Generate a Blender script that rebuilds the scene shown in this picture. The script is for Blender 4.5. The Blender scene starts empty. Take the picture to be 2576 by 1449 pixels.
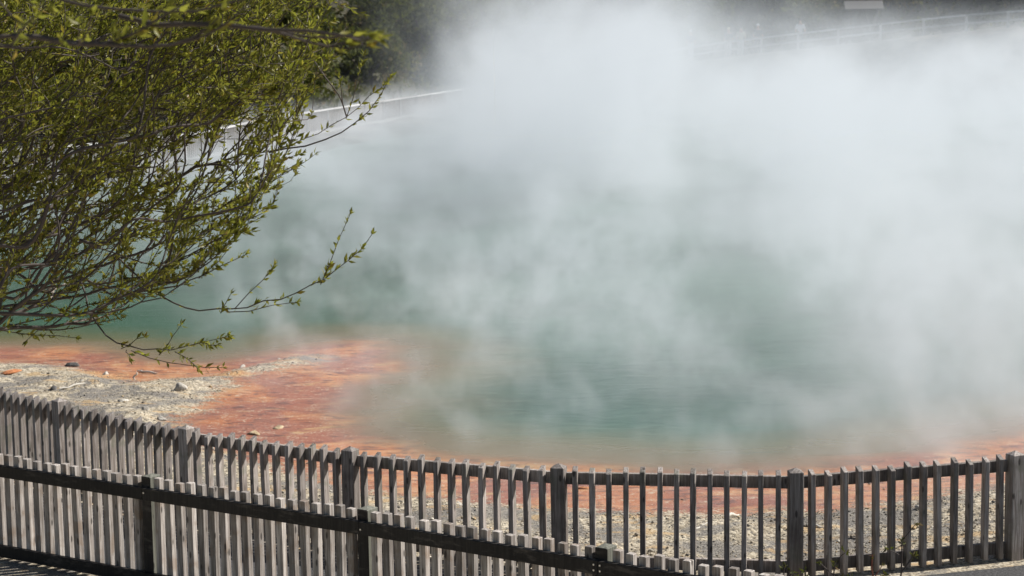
import bpy, math, random
import numpy as np
from mathutils import Vector, Matrix, Euler, noise as mnoise
R = math.radians
random.seed(7); rng = np.random.default_rng(7)
sc = bpy.context.scene
col = sc.collection

# ------------------------------------------------------------------ camera
W0, H0, F0 = 2575.0, 1449.0, 5000.0
CAM = Vector((0, 0, 4.48))
ROT = Matrix.Rotation(R(90 - 7.5), 3, 'X') @ Matrix.Rotation(R(-0.86), 3, 'Z')
cd = bpy.data.cameras.new('camera'); cam = bpy.data.objects.new('camera', cd); col.objects.link(cam)
cam.matrix_world = Matrix.Translation(CAM) @ ROT.to_4x4()
cd.sensor_width = 36; cd.lens = F0 / W0 * 36; cd.clip_end = 2000; cd.clip_start = 0.1
cd.dof.use_dof = True; cd.dof.focus_distance = 13.5; cd.dof.aperture_fstop = 5.6
sc.camera = cam

def ray(px, py):
    return ROT @ Vector(((px - W0 / 2) / F0, -(py - H0 / 2) / F0, -1))
def P(px, py, z=0.0):                     # the point of the horizontal plane z seen at a place in the photo
    d = ray(px, py); return CAM + d * ((z - CAM.z) / d.z)
def PD(px, py, y):                        # the point at distance y
    d = ray(px, py); return CAM + d * (y / d.y)

# ------------------------------------------------------------------ helpers
def tag(o, label=None, cat=None, group=None, kind=None):
    if label: o['label'] = label
    if cat: o['category'] = cat
    if group: o['group'] = group
    if kind: o['kind'] = kind
    return o
def empty(name, loc=(0, 0, 0), rz=0):
    o = bpy.data.objects.new(name, None); o.location = loc; o.rotation_euler.z = rz; o.empty_display_size = .2
    col.objects.link(o); return o
def mesh_obj(name, v, f, mats, parent=None, smooth=False, mi=None):
    m = bpy.data.meshes.new(name); m.from_pydata([tuple(x) for x in v], [], [tuple(x) for x in f]); m.update()
    for mt in (mats if isinstance(mats, (list, tuple)) else [mats]): m.materials.append(mt)
    if smooth: m.polygons.foreach_set('use_smooth', [True] * len(m.polygons))
    if mi is not None: m.polygons.foreach_set('material_index', mi)
    o = bpy.data.objects.new(name, m); col.objects.link(o)
    if parent: o.parent = parent
    return o
def np_mesh(name, verts, tris, mats, parent=None, smooth=False, colors=None):
    """verts (n,3), tris (m,k) numpy arrays, colors per vertex"""
    m = bpy.data.meshes.new(name); n, k = len(verts), tris.shape[1]
    m.vertices.add(n); m.vertices.foreach_set('co', np.ascontiguousarray(verts, dtype=np.float32).ravel())
    m.loops.add(tris.size); m.loops.foreach_set('vertex_index', tris.astype(np.int32).ravel())
    m.polygons.add(len(tris)); m.polygons.foreach_set('loop_start', np.arange(0, tris.size, k, dtype=np.int32))
    m.polygons.foreach_set('loop_total', np.full(len(tris), k, dtype=np.int32))
    if smooth: m.polygons.foreach_set('use_smooth', np.ones(len(tris), dtype=bool))
    m.update(calc_edges=True); m.validate()
    if colors is not None:
        a = m.color_attributes.new('zone', 'FLOAT_COLOR', 'POINT')
        a.data.foreach_set('color', np.ascontiguousarray(colors, dtype=np.float32).ravel())
    for mt in (mats if isinstance(mats, (list, tuple)) else [mats]): m.materials.append(mt)
    o = bpy.data.objects.new(name, m); col.objects.link(o)
    if parent: o.parent = parent
    return o
def copy_tree(o, parent=None):
    c = o.copy(); col.objects.link(c)
    if parent: c.parent = parent
    for ch in list(o.children): copy_tree(ch, c)
    return c

# ---- materials
class NT:
    def __init__(s, tree): s.t = tree
    def n(s, typ, **kw):
        nd = s.t.nodes.new(typ)
        for k, v in kw.items(): setattr(nd, k, v)
        return nd
    def put(s, sock, v):
        if v is None: return
        if hasattr(v, 'is_output'): s.t.links.new(v, sock)
        else: sock.default_value = v
    def math(s, op, a, b=None, c=None, clamp=False):
        nd = s.n('ShaderNodeMath', operation=op, use_clamp=clamp)
        for i, v in enumerate((a, b, c)): s.put(nd.inputs[i], v)
        return nd.outputs[0]
    def mix(s, f, a, b):
        nd = s.n('ShaderNodeMix', data_type='RGBA')
        s.put(nd.inputs[0], f); s.put(nd.inputs[6], rgba(a)); s.put(nd.inputs[7], rgba(b)); return nd.outputs[2]
    def noise(s, vec, scale, detail=4, rough=.55, dist=0, col=False):
        nd = s.n('ShaderNodeTexNoise'); s.put(nd.inputs['Vector'], vec)
        nd.inputs['Scale'].default_value = scale; nd.inputs['Detail'].default_value = detail
        nd.inputs['Roughness'].default_value = rough; nd.inputs['Distortion'].default_value = dist
        return nd.outputs['Color' if col else 0]
    def vscale(s, vec, xyz):
        nd = s.n('ShaderNodeVectorMath', operation='MULTIPLY'); s.put(nd.inputs[0], vec); nd.inputs[1].default_value = xyz; return nd.outputs[0]
    def rng(s, v, a, b, c=0., d=1., smooth=True):
        nd = s.n('ShaderNodeMapRange', interpolation_type='SMOOTHSTEP' if smooth else 'LINEAR'); nd.clamp = True
        s.put(nd.inputs[0], v)
        for i, x in enumerate((a, b, c, d)): s.put(nd.inputs[i + 1], x)
        return nd.outputs[0]
def rgba(c):
    if hasattr(c, 'is_output'): return c
    return tuple(c) + (1,) if len(c) == 3 else c
def mat(name):
    m = bpy.data.materials.new(name); m.use_nodes = True
    t = NT(m.node_tree); b = m.node_tree.nodes['Principled BSDF']
    return m, t, b
def bump(t, b, h, strength=.4, dist=.02):
    nd = t.n('ShaderNodeBump'); nd.inputs['Strength'].default_value = strength; nd.inputs['Distance'].default_value = dist
    t.put(nd.inputs['Height'], h); t.t.links.new(nd.outputs[0], b.inputs['Normal'])

def wood(name, ca, cb, rough=.75, stain=None, worn=None):
    m, t, b = mat(name)
    tc = t.n('ShaderNodeTexCoord').outputs['Object']; oi = t.n('ShaderNodeObjectInfo')
    add = t.n('ShaderNodeVectorMath', operation='ADD'); t.put(add.inputs[0], tc)
    cmb = t.n('ShaderNodeCombineXYZ'); 
    for i in range(3): t.put(cmb.inputs[i], t.math('MULTIPLY', oi.outputs['Random'], 37. + 11 * i))
    t.put(add.inputs[1], cmb.outputs[0]); v = add.outputs[0]
    g = t.noise(t.vscale(v, (60, 60, 3)), 1.0, 4, .6, .6)
    blot = t.noise(v, 3.2, 3, .6)
    c = t.mix(t.rng(g, .35, .7), ca, cb)
    dark = tuple(x * .55 for x in ca)
    c = t.mix(t.math('MULTIPLY', t.rng(blot, .5, .75), .6), c, dark)
    if stain: c = t.mix(t.math('MULTIPLY', t.rng(t.noise(v, 6, 3), .52, .7), .5), c, stain)
    kn = t.n('ShaderNodeTexVoronoi'); t.put(kn.inputs['Vector'], t.vscale(v, (14, 14, 5))); kn.inputs['Scale'].default_value = 1
    c = t.mix(t.rng(kn.outputs['Distance'], .10, .20, .85 if not worn else 0, 0), c, tuple(x * .22 for x in ca))       # knots
    zz = t.n('ShaderNodeSeparateXYZ'); t.put(zz.inputs[0], tc)
    c = t.mix(t.math('MULTIPLY', t.rng(t.math('ADD', zz.outputs[2], t.math('MULTIPLY', t.noise(v, 9, 2), .25)), .05, .32, .6, 0), 0. if worn else 1.), c, tuple(x * .45 for x in ca))   # damp dirt at the foot
    if worn: c = t.mix(t.math('MULTIPLY', t.rng(t.noise(t.vscale(v, (2.5, 9, 9)), 1.6, 5, .7), .52, .68), .8), c, worn)
    hv = t.n('ShaderNodeHueSaturation'); t.put(hv.inputs['Color'], c)
    t.put(hv.inputs['Value'], t.rng(oi.outputs['Random'], 0, 1, .62, 1.25, False))
    t.put(b.inputs['Base Color'], hv.outputs[0]); b.inputs['Roughness'].default_value = rough
    b.inputs['Specular IOR Level'].default_value = .3
    bump(t, b, g, .5, .004)
    return m
M = {}
M['back_wood'] = wood('weathered_timber', (.222, .186, .16), (.48, .435, .395), stain=(.17, .18, .13))
M['front_wood'] = wood('pale_timber', (.26, .225, .195), (.56, .515, .465), stain=(.25, .17, .11))
M['dark_wood'] = wood('dark_stained_timber', (.014, .013, .012), (.03, .027, .024), .6, worn=(.085, .075, .065))
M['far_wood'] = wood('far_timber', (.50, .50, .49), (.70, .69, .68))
def plain(name, c, rough=.6, metal=0):
    m, t, b = mat(name); v = t.n('ShaderNodeTexCoord').outputs['Object']
    t.put(b.inputs['Base Color'], t.mix(t.noise(v, 9, 4), tuple(x * .8 for x in c), tuple(min(1, x * 1.15) for x in c)))
    b.inputs['Roughness'].default_value = rough; b.inputs['Metallic'].default_value = metal; return m
M['post_wood'] = wood('greenish_post_timber', (.12, .12, .095), (.22, .22, .18))
M['bolt'] = plain('galvanised_steel', (.75, .75, .74), .35, .9)

def leaf_mat(name, ca, cb, cc, trans=.5, rough=.42):
    m, t, b = mat(name); m.node_tree.nodes.remove(b)
    at = t.n('ShaderNodeAttribute', attribute_name='zone'); sep = t.n('ShaderNodeSeparateColor'); t.put(sep.inputs[0], at.outputs['Color'])
    c = t.mix(sep.outputs[0], ca, cb); c = t.mix(sep.outputs[1], c, cc)
    d = t.n('ShaderNodeBsdfPrincipled'); t.put(d.inputs['Base Color'], c); d.inputs['Roughness'].default_value = rough; d.inputs['Specular IOR Level'].default_value = .35 if rough < .6 else .05
    tr = t.n('ShaderNodeBsdfTranslucent'); t.put(tr.inputs['Color'], t.mix(.5, c, (.30, .34, .03)))
    mx = t.n('ShaderNodeMixShader'); mx.inputs[0].default_value = trans
    t.t.links.new(d.outputs[0], mx.inputs[1]); t.t.links.new(tr.outputs[0], mx.inputs[2])
    t.t.links.new(mx.outputs[0], t.t.nodes['Material Output'].inputs['Surface']); return m
M['leaf'] = leaf_mat('willow_leaf', (.068, .080, .017), (.33, .31, .06), (.33, .21, .04))
M['scrub'] = leaf_mat('scrub_leaf', (.03, .04, .018), (.11, .12, .05), (.15, .10, .055), .2, .9)
M['bark'] = plain('grey_brown_bark', (.085, .068, .058), .8)
M['bark_pale'] = plain('pale_twig_bark', (.30, .26, .22), .8)

# ------------------------------------------------------------------ world and sun
SUN_EL, SUN_AZ = R(43), R(18)             # azimuth from +x towards +y
sdir = Vector((math.cos(SUN_AZ) * math.cos(SUN_EL), math.sin(SUN_AZ) * math.cos(SUN_EL), math.sin(SUN_EL)))
w = bpy.data.worlds.new('World'); sc.world = w; w.use_nodes = True
wt = NT(w.node_tree); sky = wt.n('ShaderNodeTexSky', sky_type='NISHITA'); sky.sun_disc = False
sky.sun_elevation = SUN_EL; sky.sun_rotation = R(90) - SUN_AZ
wt.put(w.node_tree.nodes['Background'].inputs[0], sky.outputs[0]); w.node_tree.nodes['Background'].inputs[1].default_value = .05
sl = bpy.data.lights.new('sun', 'SUN'); sl.energy = 5.0; sl.angle = R(.5); sl.color = (1, .96, .915)
so = bpy.data.objects.new('sun', sl); col.objects.link(so); so.rotation_euler = sdir.to_track_quat('Z', 'Y').to_euler()
sc.view_settings.view_transform = 'Standard'; sc.view_settings.look = 'None'; sc.view_settings.exposure = 0.42
sc.render.engine = 'CYCLES'
sc.cycles.volume_bounces = 2; sc.cycles.max_bounces = 8; sc.cycles.transparent_max_bounces = 24
sc.cycles.use_denoising = True; sc.cycles.volume_step_rate = 2.6; sc.cycles.sample_clamp_indirect = 6

# ------------------------------------------------------------------ polygons of the shore (ground plane)
def poly(pts): return np.array([[p.x, p.y] for p in (P(*q) for q in pts)])
LAND = poly([(-600, 925), (-300, 912), (0, 903), (60, 900), (160, 905), (250, 925), (330, 948), (420, 938), (545, 930), (600, 912), (660, 900), (740, 884),
             (800, 877), (832, 880), (815, 893), (720, 913), (650, 925), (600, 940), (560, 968), (500, 1005), (440, 1042), (455, 1075), (510, 1108), (620, 1135),
             (760, 1178), (905, 1215), (1010, 1228), (1180, 1249), (1370, 1263), (1560, 1272), (1750, 1279), (1900, 1276), (2050, 1268), (2200, 1250), (2350, 1230), (2575, 1195), (3300, 1090), (4000, 1090)])
LAND = np.vstack([LAND, [[30, LAND[-1, 1]], [30, -30], [-60, -30], [-60, LAND[0, 1]]]])
ORANGE = poly([(-600, 872), (-300, 868), (0, 866), (150, 870), (250, 880), (330, 897), (420, 908), (560, 902), (690, 880), (790, 864), (835, 854), (885, 850), (930, 870), (950, 900),
               (900, 925), (840, 948), (800, 985), (790, 1030), (825, 1075), (915, 1105), (1010, 1128), (1100, 1145), (1300, 1160), (1500, 1170), (1700, 1177), (1900, 1178),
               (2050, 1170), (2200, 1150), (2350, 1125), (2600, 1080), (3300, 980), (4200, 980)])
ORANGE = np.vstack([ORANGE, [[40, ORANGE[-1, 1]], [40, -40], [-70, -40], [-70, ORANGE[0, 1]]]])
def sdist(poly_, X, Y):
    """signed distance, positive inside"""
    X = X.ravel(); Y = Y.ravel(); n = len(poly_); best = np.full(X.shape, 1e9); ins = np.zeros(X.shape, bool)
    for i in range(n):
        a, b = poly_[i], poly_[(i + 1) % n]; e = b - a
        t = np.clip(((X - a[0]) * e[0] + (Y - a[1]) * e[1]) / max(e @ e, 1e-9), 0, 1)
        best = np.minimum(best, np.hypot(X - a[0] - t * e[0], Y - a[1] - t * e[1]))
        c = (a[1] > Y) != (b[1] > Y)
        if abs(e[1]) > 1e-12: ins ^= c & (X < e[0] * (Y - a[1]) / e[1] + a[0])
    return np.where(ins, best, -best)
def vnoise(X, Y, s, seed=0, octv=3):
    out = np.zeros(X.size); Xf, Yf = X.ravel(), Y.ravel(); amp, tot = 1., 0.
    for o in range(octv):
        x, y = Xf * s + seed * 13.7, Yf * s + seed * 7.3
        xi, yi = np.floor(x).astype(int), np.floor(y).astype(int); fx, fy = x - xi, y - yi
        fx, fy = fx * fx * (3 - 2 * fx), fy * fy * (3 - 2 * fy)
        def h(a, b):
            k = np.sin(a * 127.1 + b * 311.7 + seed * 74.7 + o * 19.1) * 43758.5453; return k - np.floor(k)
        v = (h(xi, yi) * (1 - fx) + h(xi + 1, yi) * fx) * (1 - fy) + (h(xi, yi + 1) * (1 - fx) + h(xi + 1, yi + 1) * fx) * fy
        out += amp * (v * 2 - 1); tot += amp; amp *= .5; s *= 2.03
    return out / tot
# far shore: the boardwalk line in plan with ground heights
FAR = np.array([(-60, 40, 0), (-30, 52, 0), (-15, 61, 0), (-10.9, 69, 0), (-9.9, 80, .02), (-1.8, 105, .4), (4, 112, 1.2), (10.6, 115, 2.3), (15.9, 111, 2.9), (24.4, 106, 3.85), (34, 103, 4.3), (70, 98, 4.8), (140, 60, 5)], float)
def far_sd(X, Y):
    X = X.ravel(); Y = Y.ravel(); best = np.full(X.shape, 1e9); zz = np.zeros(X.shape); sg = np.ones(X.shape)
    for a, b in zip(FAR[:-1], FAR[1:]):
        e = (b - a)[:2]; t = np.clip(((X - a[0]) * e[0] + (Y - a[1]) * e[1]) / (e @ e), 0, 1)
        d = np.hypot(X - a[0] - t * e[0], Y - a[1] - t * e[1]); k = d < best
        best[k] = d[k]; zz[k] = (a[2] + t * (b[2] - a[2]))[k]; cr = e[0] * (Y - a[1]) - e[1] * (X - a[0]); sg[k] = np.sign(cr)[k]
    return best * sg, zz
WATER_Z = -.10
# back fence posts (their tops seen in the photo at z = .93) and front fence posts
POST_H, PICK_H = .925, .885
back_pts = [P(x, y, POST_H) for x, y in [(-120, 948), (150, 1000), (470, 1068), (880, 1122), (1406, 1165), (2000, 1176), (2553, 1133)]]
e = back_pts[1] - back_pts[2]; back_pts[0] = back_pts[1] + Vector((e.x - .1, e.y + .15, 0)).normalized() * 1.92
e = back_pts[-1] - back_pts[-2]; back_pts.append(back_pts[-1] + Matrix.Rotation(R(14), 3, 'Z') @ e)
front_pts = [P(x, y, .93) for x, y in [(365, 1195), (910, 1277), (1511, 1373)]]
e = front_pts[1] - front_pts[0]; front_pts.insert(0, front_pts[0] - e); front_pts.append(front_pts[-1] + (front_pts[-1] - front_pts[-2]) * .98 + Vector((.05, -.02, 0)))
for L in (back_pts, front_pts):
    for p in L: p.z = 0
print('back', [tuple(round(c, 2) for c in p) for p in back_pts]); print('front', [tuple(round(c, 2) for c in p) for p in front_pts])
BF = np.array([[p.x, p.y] for p in back_pts]); e0 = BF[0] - BF[1]; e1 = BF[-1] - BF[-2]
BF = np.vstack([BF[0] + e0 * 12, BF, BF[-1] + e1 * 6])
def beyond_fence(X, Y):
    """distance beyond the back fence (positive on the pool side)"""
    return np.ravel(Y) - np.interp(np.ravel(X), BF[:, 0], BF[:, 1])

def height(X, Y):
    dl = sdist(LAND, X, Y) + .10 * vnoise(X, Y, 1.6, 3) + .05 * vnoise(X, Y, 6, 5)
    do = sdist(ORANGE, X, Y) + .13 * vnoise(X, Y, 1.1, 9) + .05 * vnoise(X, Y, 5, 2)
    s, zf = far_sd(X, Y); bf = beyond_fence(X, Y)
    z = WATER_Z + np.where(do > .35, np.clip(do - .35, 0, 1) * .03, np.clip(do - .35, -3, 0) * .12)
    near = np.clip(dl / .5, 0, 1); near = near * near * (3 - 2 * near)
    amp = np.clip((bf - .15) / .8, 0, 1) * near
    rough = .035 * vnoise(X, Y, 1.3, 21) + .030 * np.abs(vnoise(X, Y, 3.1, 4)) + .022 * vnoise(X, Y, 9, 6)
    zl = np.where(bf < .4, 0, -.03 * np.clip(bf - .4, 0, 1)) + amp * rough
    slab = np.clip((vnoise(X * .8, Y * 2.0, 1.0, 51) - .05) / .12, 0, 1) + .7 * np.clip((vnoise(X, Y * 2.2, 2.3, 52) - .15) / .1, 0, 1)
    zl = zl + amp * .028 * slab
    zl = np.maximum(zl, np.where(dl > 0, WATER_Z + .03, -9))
    z = np.where(dl > 0, WATER_Z + .03 + (zl - WATER_Z - .03) * near, z)
    z = z + np.where((dl <= 0) & (do > 0), .012 * vnoise(X, Y, 2.5, 31) * np.clip(do * 3, 0, 1) + .006 * vnoise(X, Y, 11, 32), 0)
    shore = np.clip((s + 9) / 7, 0, 1); shore = shore * shore * (3 - 2 * shore)
    zfar = -1.2 + (zf + 1.2) * shore + np.clip(s - 3, 0, 60) * .5 + np.clip(s - 3, 0, 6) * .25 * vnoise(X, Y, .12, 8) + np.clip((s + 6) / 6, 0, 1) * .12 * vnoise(X, Y, .7, 18)
    far = s > -9
    z = np.where(far & (np.ravel(Y) > 34), zfar, z)
    return z, dl, do, s, bf

xs = np.unique(np.round(np.concatenate([np.linspace(-160, -20, 26), np.linspace(-20, -8, 26), np.arange(-8, 8.01, .075), np.linspace(8, 45, 50), np.linspace(45, 200, 24)]), 4))
ys = np.unique(np.round(np.concatenate([np.linspace(-25, 12, 12), np.linspace(12, 16, 20), np.arange(16, 30.01, .085), np.linspace(30, 60, 40), np.linspace(60, 130, 80), np.linspace(130, 320, 40)]), 4))
GX, GY = np.meshgrid(xs, ys); z, dl, do, s, bf = height(GX, GY)
V = np.column_stack([GX.ravel(), GY.ravel(), z])
nx, ny = len(xs), len(ys); ii = np.arange(nx * ny).reshape(ny, nx)
Q = np.column_stack([ii[:-1, :-1].ravel(), ii[:-1, 1:].ravel(), ii[1:, 1:].ravel(), ii[1:, :-1].ravel()])
C = np.zeros((len(V), 4)); C[:, 3] = 1
C[:, 0] = np.clip(dl / .9 + .5, 0, 1)                 # dry land
C[:, 1] = np.clip(do / .3, 0, 1)                       # orange mineral deposit
ochre = [P(q[0], q[1], -.05) for q in ((255, 928), (330, 945), (400, 940), (480, 940), (560, 938))]
od = np.min([np.hypot((V[:, 0] - (a.x + (b_.x - a.x) * k / 6)) * .8, (V[:, 1] - (a.y + (b_.y - a.y) * k / 6)) * 1.6) for a, b_ in zip(ochre[:-1], ochre[1:]) for k in range(7)], axis=0)
C[:, 2] = np.exp(-(od / .42) ** 2)                     # ochre seep
hill_face = (s[Q].min(axis=1) > 2.6) & (V[Q][:, :, 1].min(axis=1) > 30)
def orange_net(t, pos):
    a = t.noise(t.vscale(pos, (1, 2.2, 1)), 1.1, 5, .62, 1.0); b_ = t.noise(pos, .55, 3, .55, .4); c_ = t.noise(t.vscale(pos, (1, 1.8, 1)), 5, 5, .7, .5); d_ = t.noise(pos, 30, 3, .6)
    o = t.mix(t.rng(a, .38, .64), (.43, .165, .07), (.54, .265, .12))
    o = t.mix(t.math('MULTIPLY', t.rng(b_, .44, .56), .85), o, (.30, .115, .075))
    o = t.mix(t.math('MULTIPLY', t.rng(c_, .52, .62), .8), o, (.13, .07, .055))
    o = t.mix(t.math('MULTIPLY', t.rng(a, .58, .70), .75), o, (.50, .33, .15))
    return t.mix(t.math('MULTIPLY', t.rng(t.math('MULTIPLY', d_, t.rng(c_, .35, .5, 1.2, .9)), .55, .66), .8), o, (.55, .46, .33))
gm, t, b = mat('sinter_ground')
pos = t.n('ShaderNodeNewGeometry').outputs['Position']; at = t.n('ShaderNodeAttribute', attribute_name='zone')
sep = t.n('ShaderNodeSeparateColor'); t.put(sep.inputs[0], at.outputs['Color'])
n_f = t.noise(pos, 26, 5, .65); n_m = t.noise(pos, 1.25, 5, .62, .6); n_s = t.noise(t.vscale(pos, (1, 2.6, 1)), 1.4, 5, .65, .25); n_p = t.noise(pos, 70, 3, .6)
vor = t.n('ShaderNodeTexVoronoi'); t.put(vor.inputs['Vector'], pos); vor.inputs['Scale'].default_value = 38; vor.inputs['Randomness'].default_value = 1
vs = t.n('ShaderNodeSeparateColor'); t.put(vs.inputs[0], vor.outputs['Color'])
land = t.mix(t.rng(n_f, .32, .68), (.20, .165, .115), (.51, .435, .31))
land = t.mix(t.math('MULTIPLY', t.rng(vs.outputs[0], .55, .85), .85), land, (.60, .53, .40))
land = t.mix(t.math('MULTIPLY', t.rng(vs.outputs[1], .7, .95), .8), land, (.07, .065, .058))
land = t.mix(t.math('MULTIPLY', t.rng(n_m, .48, .56), .85), land, t.mix(t.rng(n_p, .38, .62), (.075, .07, .065), (.27, .25, .22)))
land = t.mix(t.math('MULTIPLY', t.rng(n_s, .54, .64), .7), land, (.47, .315, .15))
orange = orange_net(t, pos)
edge = t.math('ADD', sep.outputs[0], t.math('MULTIPLY', t.math('SUBTRACT', n_f, .5), 1.2))
land = t.mix(t.rng(t.math('ADD', sep.outputs[2], t.math('MULTIPLY', t.math('SUBTRACT', n_s, .5), 1.1)), .35, .75, 0, .85), land, t.mix(t.rng(n_f, .4, .65), (.40, .20, .07), (.56, .36, .17)))
edge = t.math('ADD', edge, t.math('MULTIPLY', t.math('SUBTRACT', t.noise(t.vscale(pos, (1, 2.2, 1)), 2.6, 4, .65), .5), 1.3))
c = t.mix(t.rng(edge, .32, .68), orange, land)
c = t.mix(t.rng(sep.outputs[1], 0, .02), t.mix(t.rng(t.noise(pos, .35, 5, .6), .5, .7), t.mix(t.rng(t.noise(pos, 3, 4), .4, .6), (.06, .062, .052), (.13, .12, .10)), (.30, .27, .21)), c)
t.put(b.inputs['Base Color'], c)
t.put(b.inputs['Roughness'], t.rng(edge, .35, .65, .32, .95)); b.inputs['Specular IOR Level'].default_value = .35
hsum = t.math('ADD', t.math('MULTIPLY', n_f, t.rng(edge, .3, .7, .3, 1.)), t.math('MULTIPLY', n_p, .4))
hsum = t.math('ADD', hsum, t.math('MULTIPLY', t.math('SUBTRACT', 1, vor.outputs['Distance']), t.rng(edge, .3, .7, 0., .5)))
bump(t, b, hsum, .45, .03)
hm, t, b = mat('hillside_soil')
pos = t.n('ShaderNodeNewGeometry').outputs['Position']; n1 = t.noise(pos, .6, 5, .6); n2 = t.noise(pos, 4, 4)
t.put(b.inputs['Base Color'], t.mix(t.rng(n2, .4, .6), t.mix(t.rng(n1, .4, .6), (.035, .04, .022), (.10, .085, .055)), (.05, .055, .03))); b.inputs['Roughness'].default_value = 1
bump(t, b, n2, 1, .3)
def sub(name, faces, m):
    used = np.unique(faces); mp = np.full(len(V), -1); mp[used] = np.arange(len(used))
    return np_mesh(name, V[used], mp[faces], m, smooth=True, colors=C[used])
tag(sub('ground', Q[~hill_face], gm), 'grey gravel and orange mineral crust around the steaming pool', 'ground', kind='structure')
tag(sub('hill', Q[hill_face], hm), 'dark scrub covered hillside rising behind the far shore', 'hill', kind='structure')

# water sheet
wx = np.unique(np.round(np.concatenate([np.linspace(-70, -12, 20), np.linspace(-12, 10, 110), np.linspace(10, 90, 40)]), 4))
wy = np.unique(np.round(np.concatenate([np.linspace(16.5, 32, 120), np.linspace(32, 120, 60)]), 4))
WX, WY = np.meshgrid(wx, wy); do = sdist(ORANGE, WX, WY); s, _ = far_sd(WX, WY)
C2 = np.zeros((WX.size, 4)); C2[:, 3] = 1
C2[:, 0] = np.clip((.6 - do) / 4, 0, 1)                                             # depth
ii = np.arange(WX.size).reshape(WX.shape)
Q2 = np.column_stack([ii[:-1, :-1].ravel(), ii[:-1, 1:].ravel(), ii[1:, 1:].ravel(), ii[1:, :-1].ravel()])
V2 = np.column_stack([WX.ravel(), WY.ravel(), np.full(WX.size, WATER_Z)])
keep = (do[Q2].min(axis=1) < 1.2) & (s[Q2].min(axis=1) < 1)
used = np.unique(Q2[keep]); mp = np.full(len(V2), -1); mp[used] = np.arange(len(used))
wm, t, b = mat('thermal_water')
pos = t.n('ShaderNodeNewGeometry').outputs['Position']; at = t.n('ShaderNodeAttribute', attribute_name='zone')
sep = t.n('ShaderNodeSeparateColor'); t.put(sep.inputs[0], at.outputs['Color'])
nz = t.noise(t.vscale(pos, (.6, 1.4, 1)), .9, 4, .6, .5); nl = t.noise(t.vscale(pos, (.10, .22, 1)), 1, 3)
dep = t.math('ADD', sep.outputs[0], t.math('MULTIPLY', t.math('SUBTRACT', nz, .5), t.rng(sep.outputs[0], 0, .4, .10, .3)))
c = t.mix(t.rng(dep, .10, .34), orange_net(t, pos), (.20, .15, .085))
c = t.mix(t.rng(dep, .26, .55), c, (.145, .14, .068))
c = t.mix(t.rng(dep, .42, .85), c, t.mix(t.rng(t.math('ADD', t.math('MULTIPLY', nl, .6), t.math('MULTIPLY', nz, .4)), .40, .60), (.008, .060, .030), (.038, .108, .066)))
t.put(b.inputs['Base Color'], c); t.put(b.inputs['Roughness'], t.rng(dep, .1, .5, .42, .15)); b.inputs['IOR'].default_value = 1.33
rip = t.math('ADD', t.noise(t.vscale(pos, (1.2, 1.7, 1)), 1.3, 3, .5, 1.2), t.math('MULTIPLY', t.noise(t.vscale(pos, (1, 1.4, 1)), 6, 3), .2))
bump(t, b, rip, .08, .05)
tag(np_mesh('pool_water', V2[used], mp[Q2[keep]], wm, smooth=True, colors=C2[used]), 'steaming teal thermal pool water with orange shallow margin', 'water', kind='structure')

# path between the fences
pm, t, b = mat('dark_path')
pos = t.n('ShaderNodeNewGeometry').outputs['Position']; n1 = t.noise(pos, 60, 4, .65); n2 = t.noise(pos, 1.5, 3)
t.put(b.inputs['Base Color'], t.mix(t.rng(n1, .4, .7), (.035, .034, .034), (.10, .098, .095))); b.inputs['Roughness'].default_value = .9
bump(t, b, n1, .6, .01)
def offs(pts, d):
    out = []
    for i, p in enumerate(pts):
        a = pts[max(i - 1, 0)]; c_ = pts[min(i + 1, len(pts) - 1)]; e = (c_ - a).normalized(); out.append(p + Vector((-e.y, e.x, 0)) * d)
    return out
bo = offs(back_pts, -.24); fo = offs(front_pts, .12)
def resample(pts, n):
    L = [0]; 
    for a, b_ in zip(pts[:-1], pts[1:]): L.append(L[-1] + (b_ - a).length)
    L = np.array(L); q = np.linspace(0, L[-1], n)
    return np.column_stack([np.interp(q, L, [p[k] for p in pts]) for k in range(3)])
be = resample([back_pts[0] + (back_pts[0] - back_pts[1]) * 3 + Vector((-.2, -.3, 0))] + bo + [bo[-1] + (bo[-1] - bo[-2]) * 3], 60)
fe = resample([front_pts[0] - (front_pts[1] - front_pts[0]) * 3] + fo + [fo[-1] + (fo[-1] - fo[-2]) * 3], 60)
be[:, 2] = .006; fe[:, 2] = .006
be[:, 1] += .015 * np.sin(np.arange(60) * 2.1); v = np.vstack([fe, be]); f = [(i, i + 1, 61 + i, 60 + i) for i in range(59)]
tag(mesh_obj('path', v, f, pm), 'dark asphalt walking path between the two fences', 'path', kind='structure')

# ------------------------------------------------------------------ boxes and fences
def box(sx, sy, sz, bev=.003, taper_top=0., z0=0.):
    """box centred in x,y standing on z0 with bevelled vertical edges; taper_top: height of a pyramid top"""
    x, y = sx / 2, sy / 2; ring = [(-x + bev, -y), (x - bev, -y), (x, -y + bev), (x, y - bev), (x - bev, y), (-x + bev, y), (-x, y - bev), (-x, -y + bev)]
    v = []; f = []
    zs = [z0, z0 + sz - bev]
    for zz in zs: v += [(a, b_, zz) for a, b_ in ring]
    k = 1 - 2 * bev / min(sx, sy); v += [(a * k, b_ * k, z0 + sz) for a, b_ in ring]
    for l in range(2):
        for i in range(8): f.append((l * 8 + i, l * 8 + (i + 1) % 8, l * 8 + 8 + (i + 1) % 8, l * 8 + 8 + i))
    f.append(tuple(range(7, -1, -1)))
    if taper_top:
        v.append((0, 0, z0 + sz + taper_top)); top = len(v) - 1
        for i in range(8): f.append((16 + i, 16 + (i + 1) % 8, top))
    else: f.append(tuple(range(16, 24)))
    return v, f
def mesh_data(name, vf, m):
    me = bpy.data.meshes.new(name); me.from_pydata(vf[0], [], vf[1]); me.update(); me.materials.append(m); return me
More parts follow.
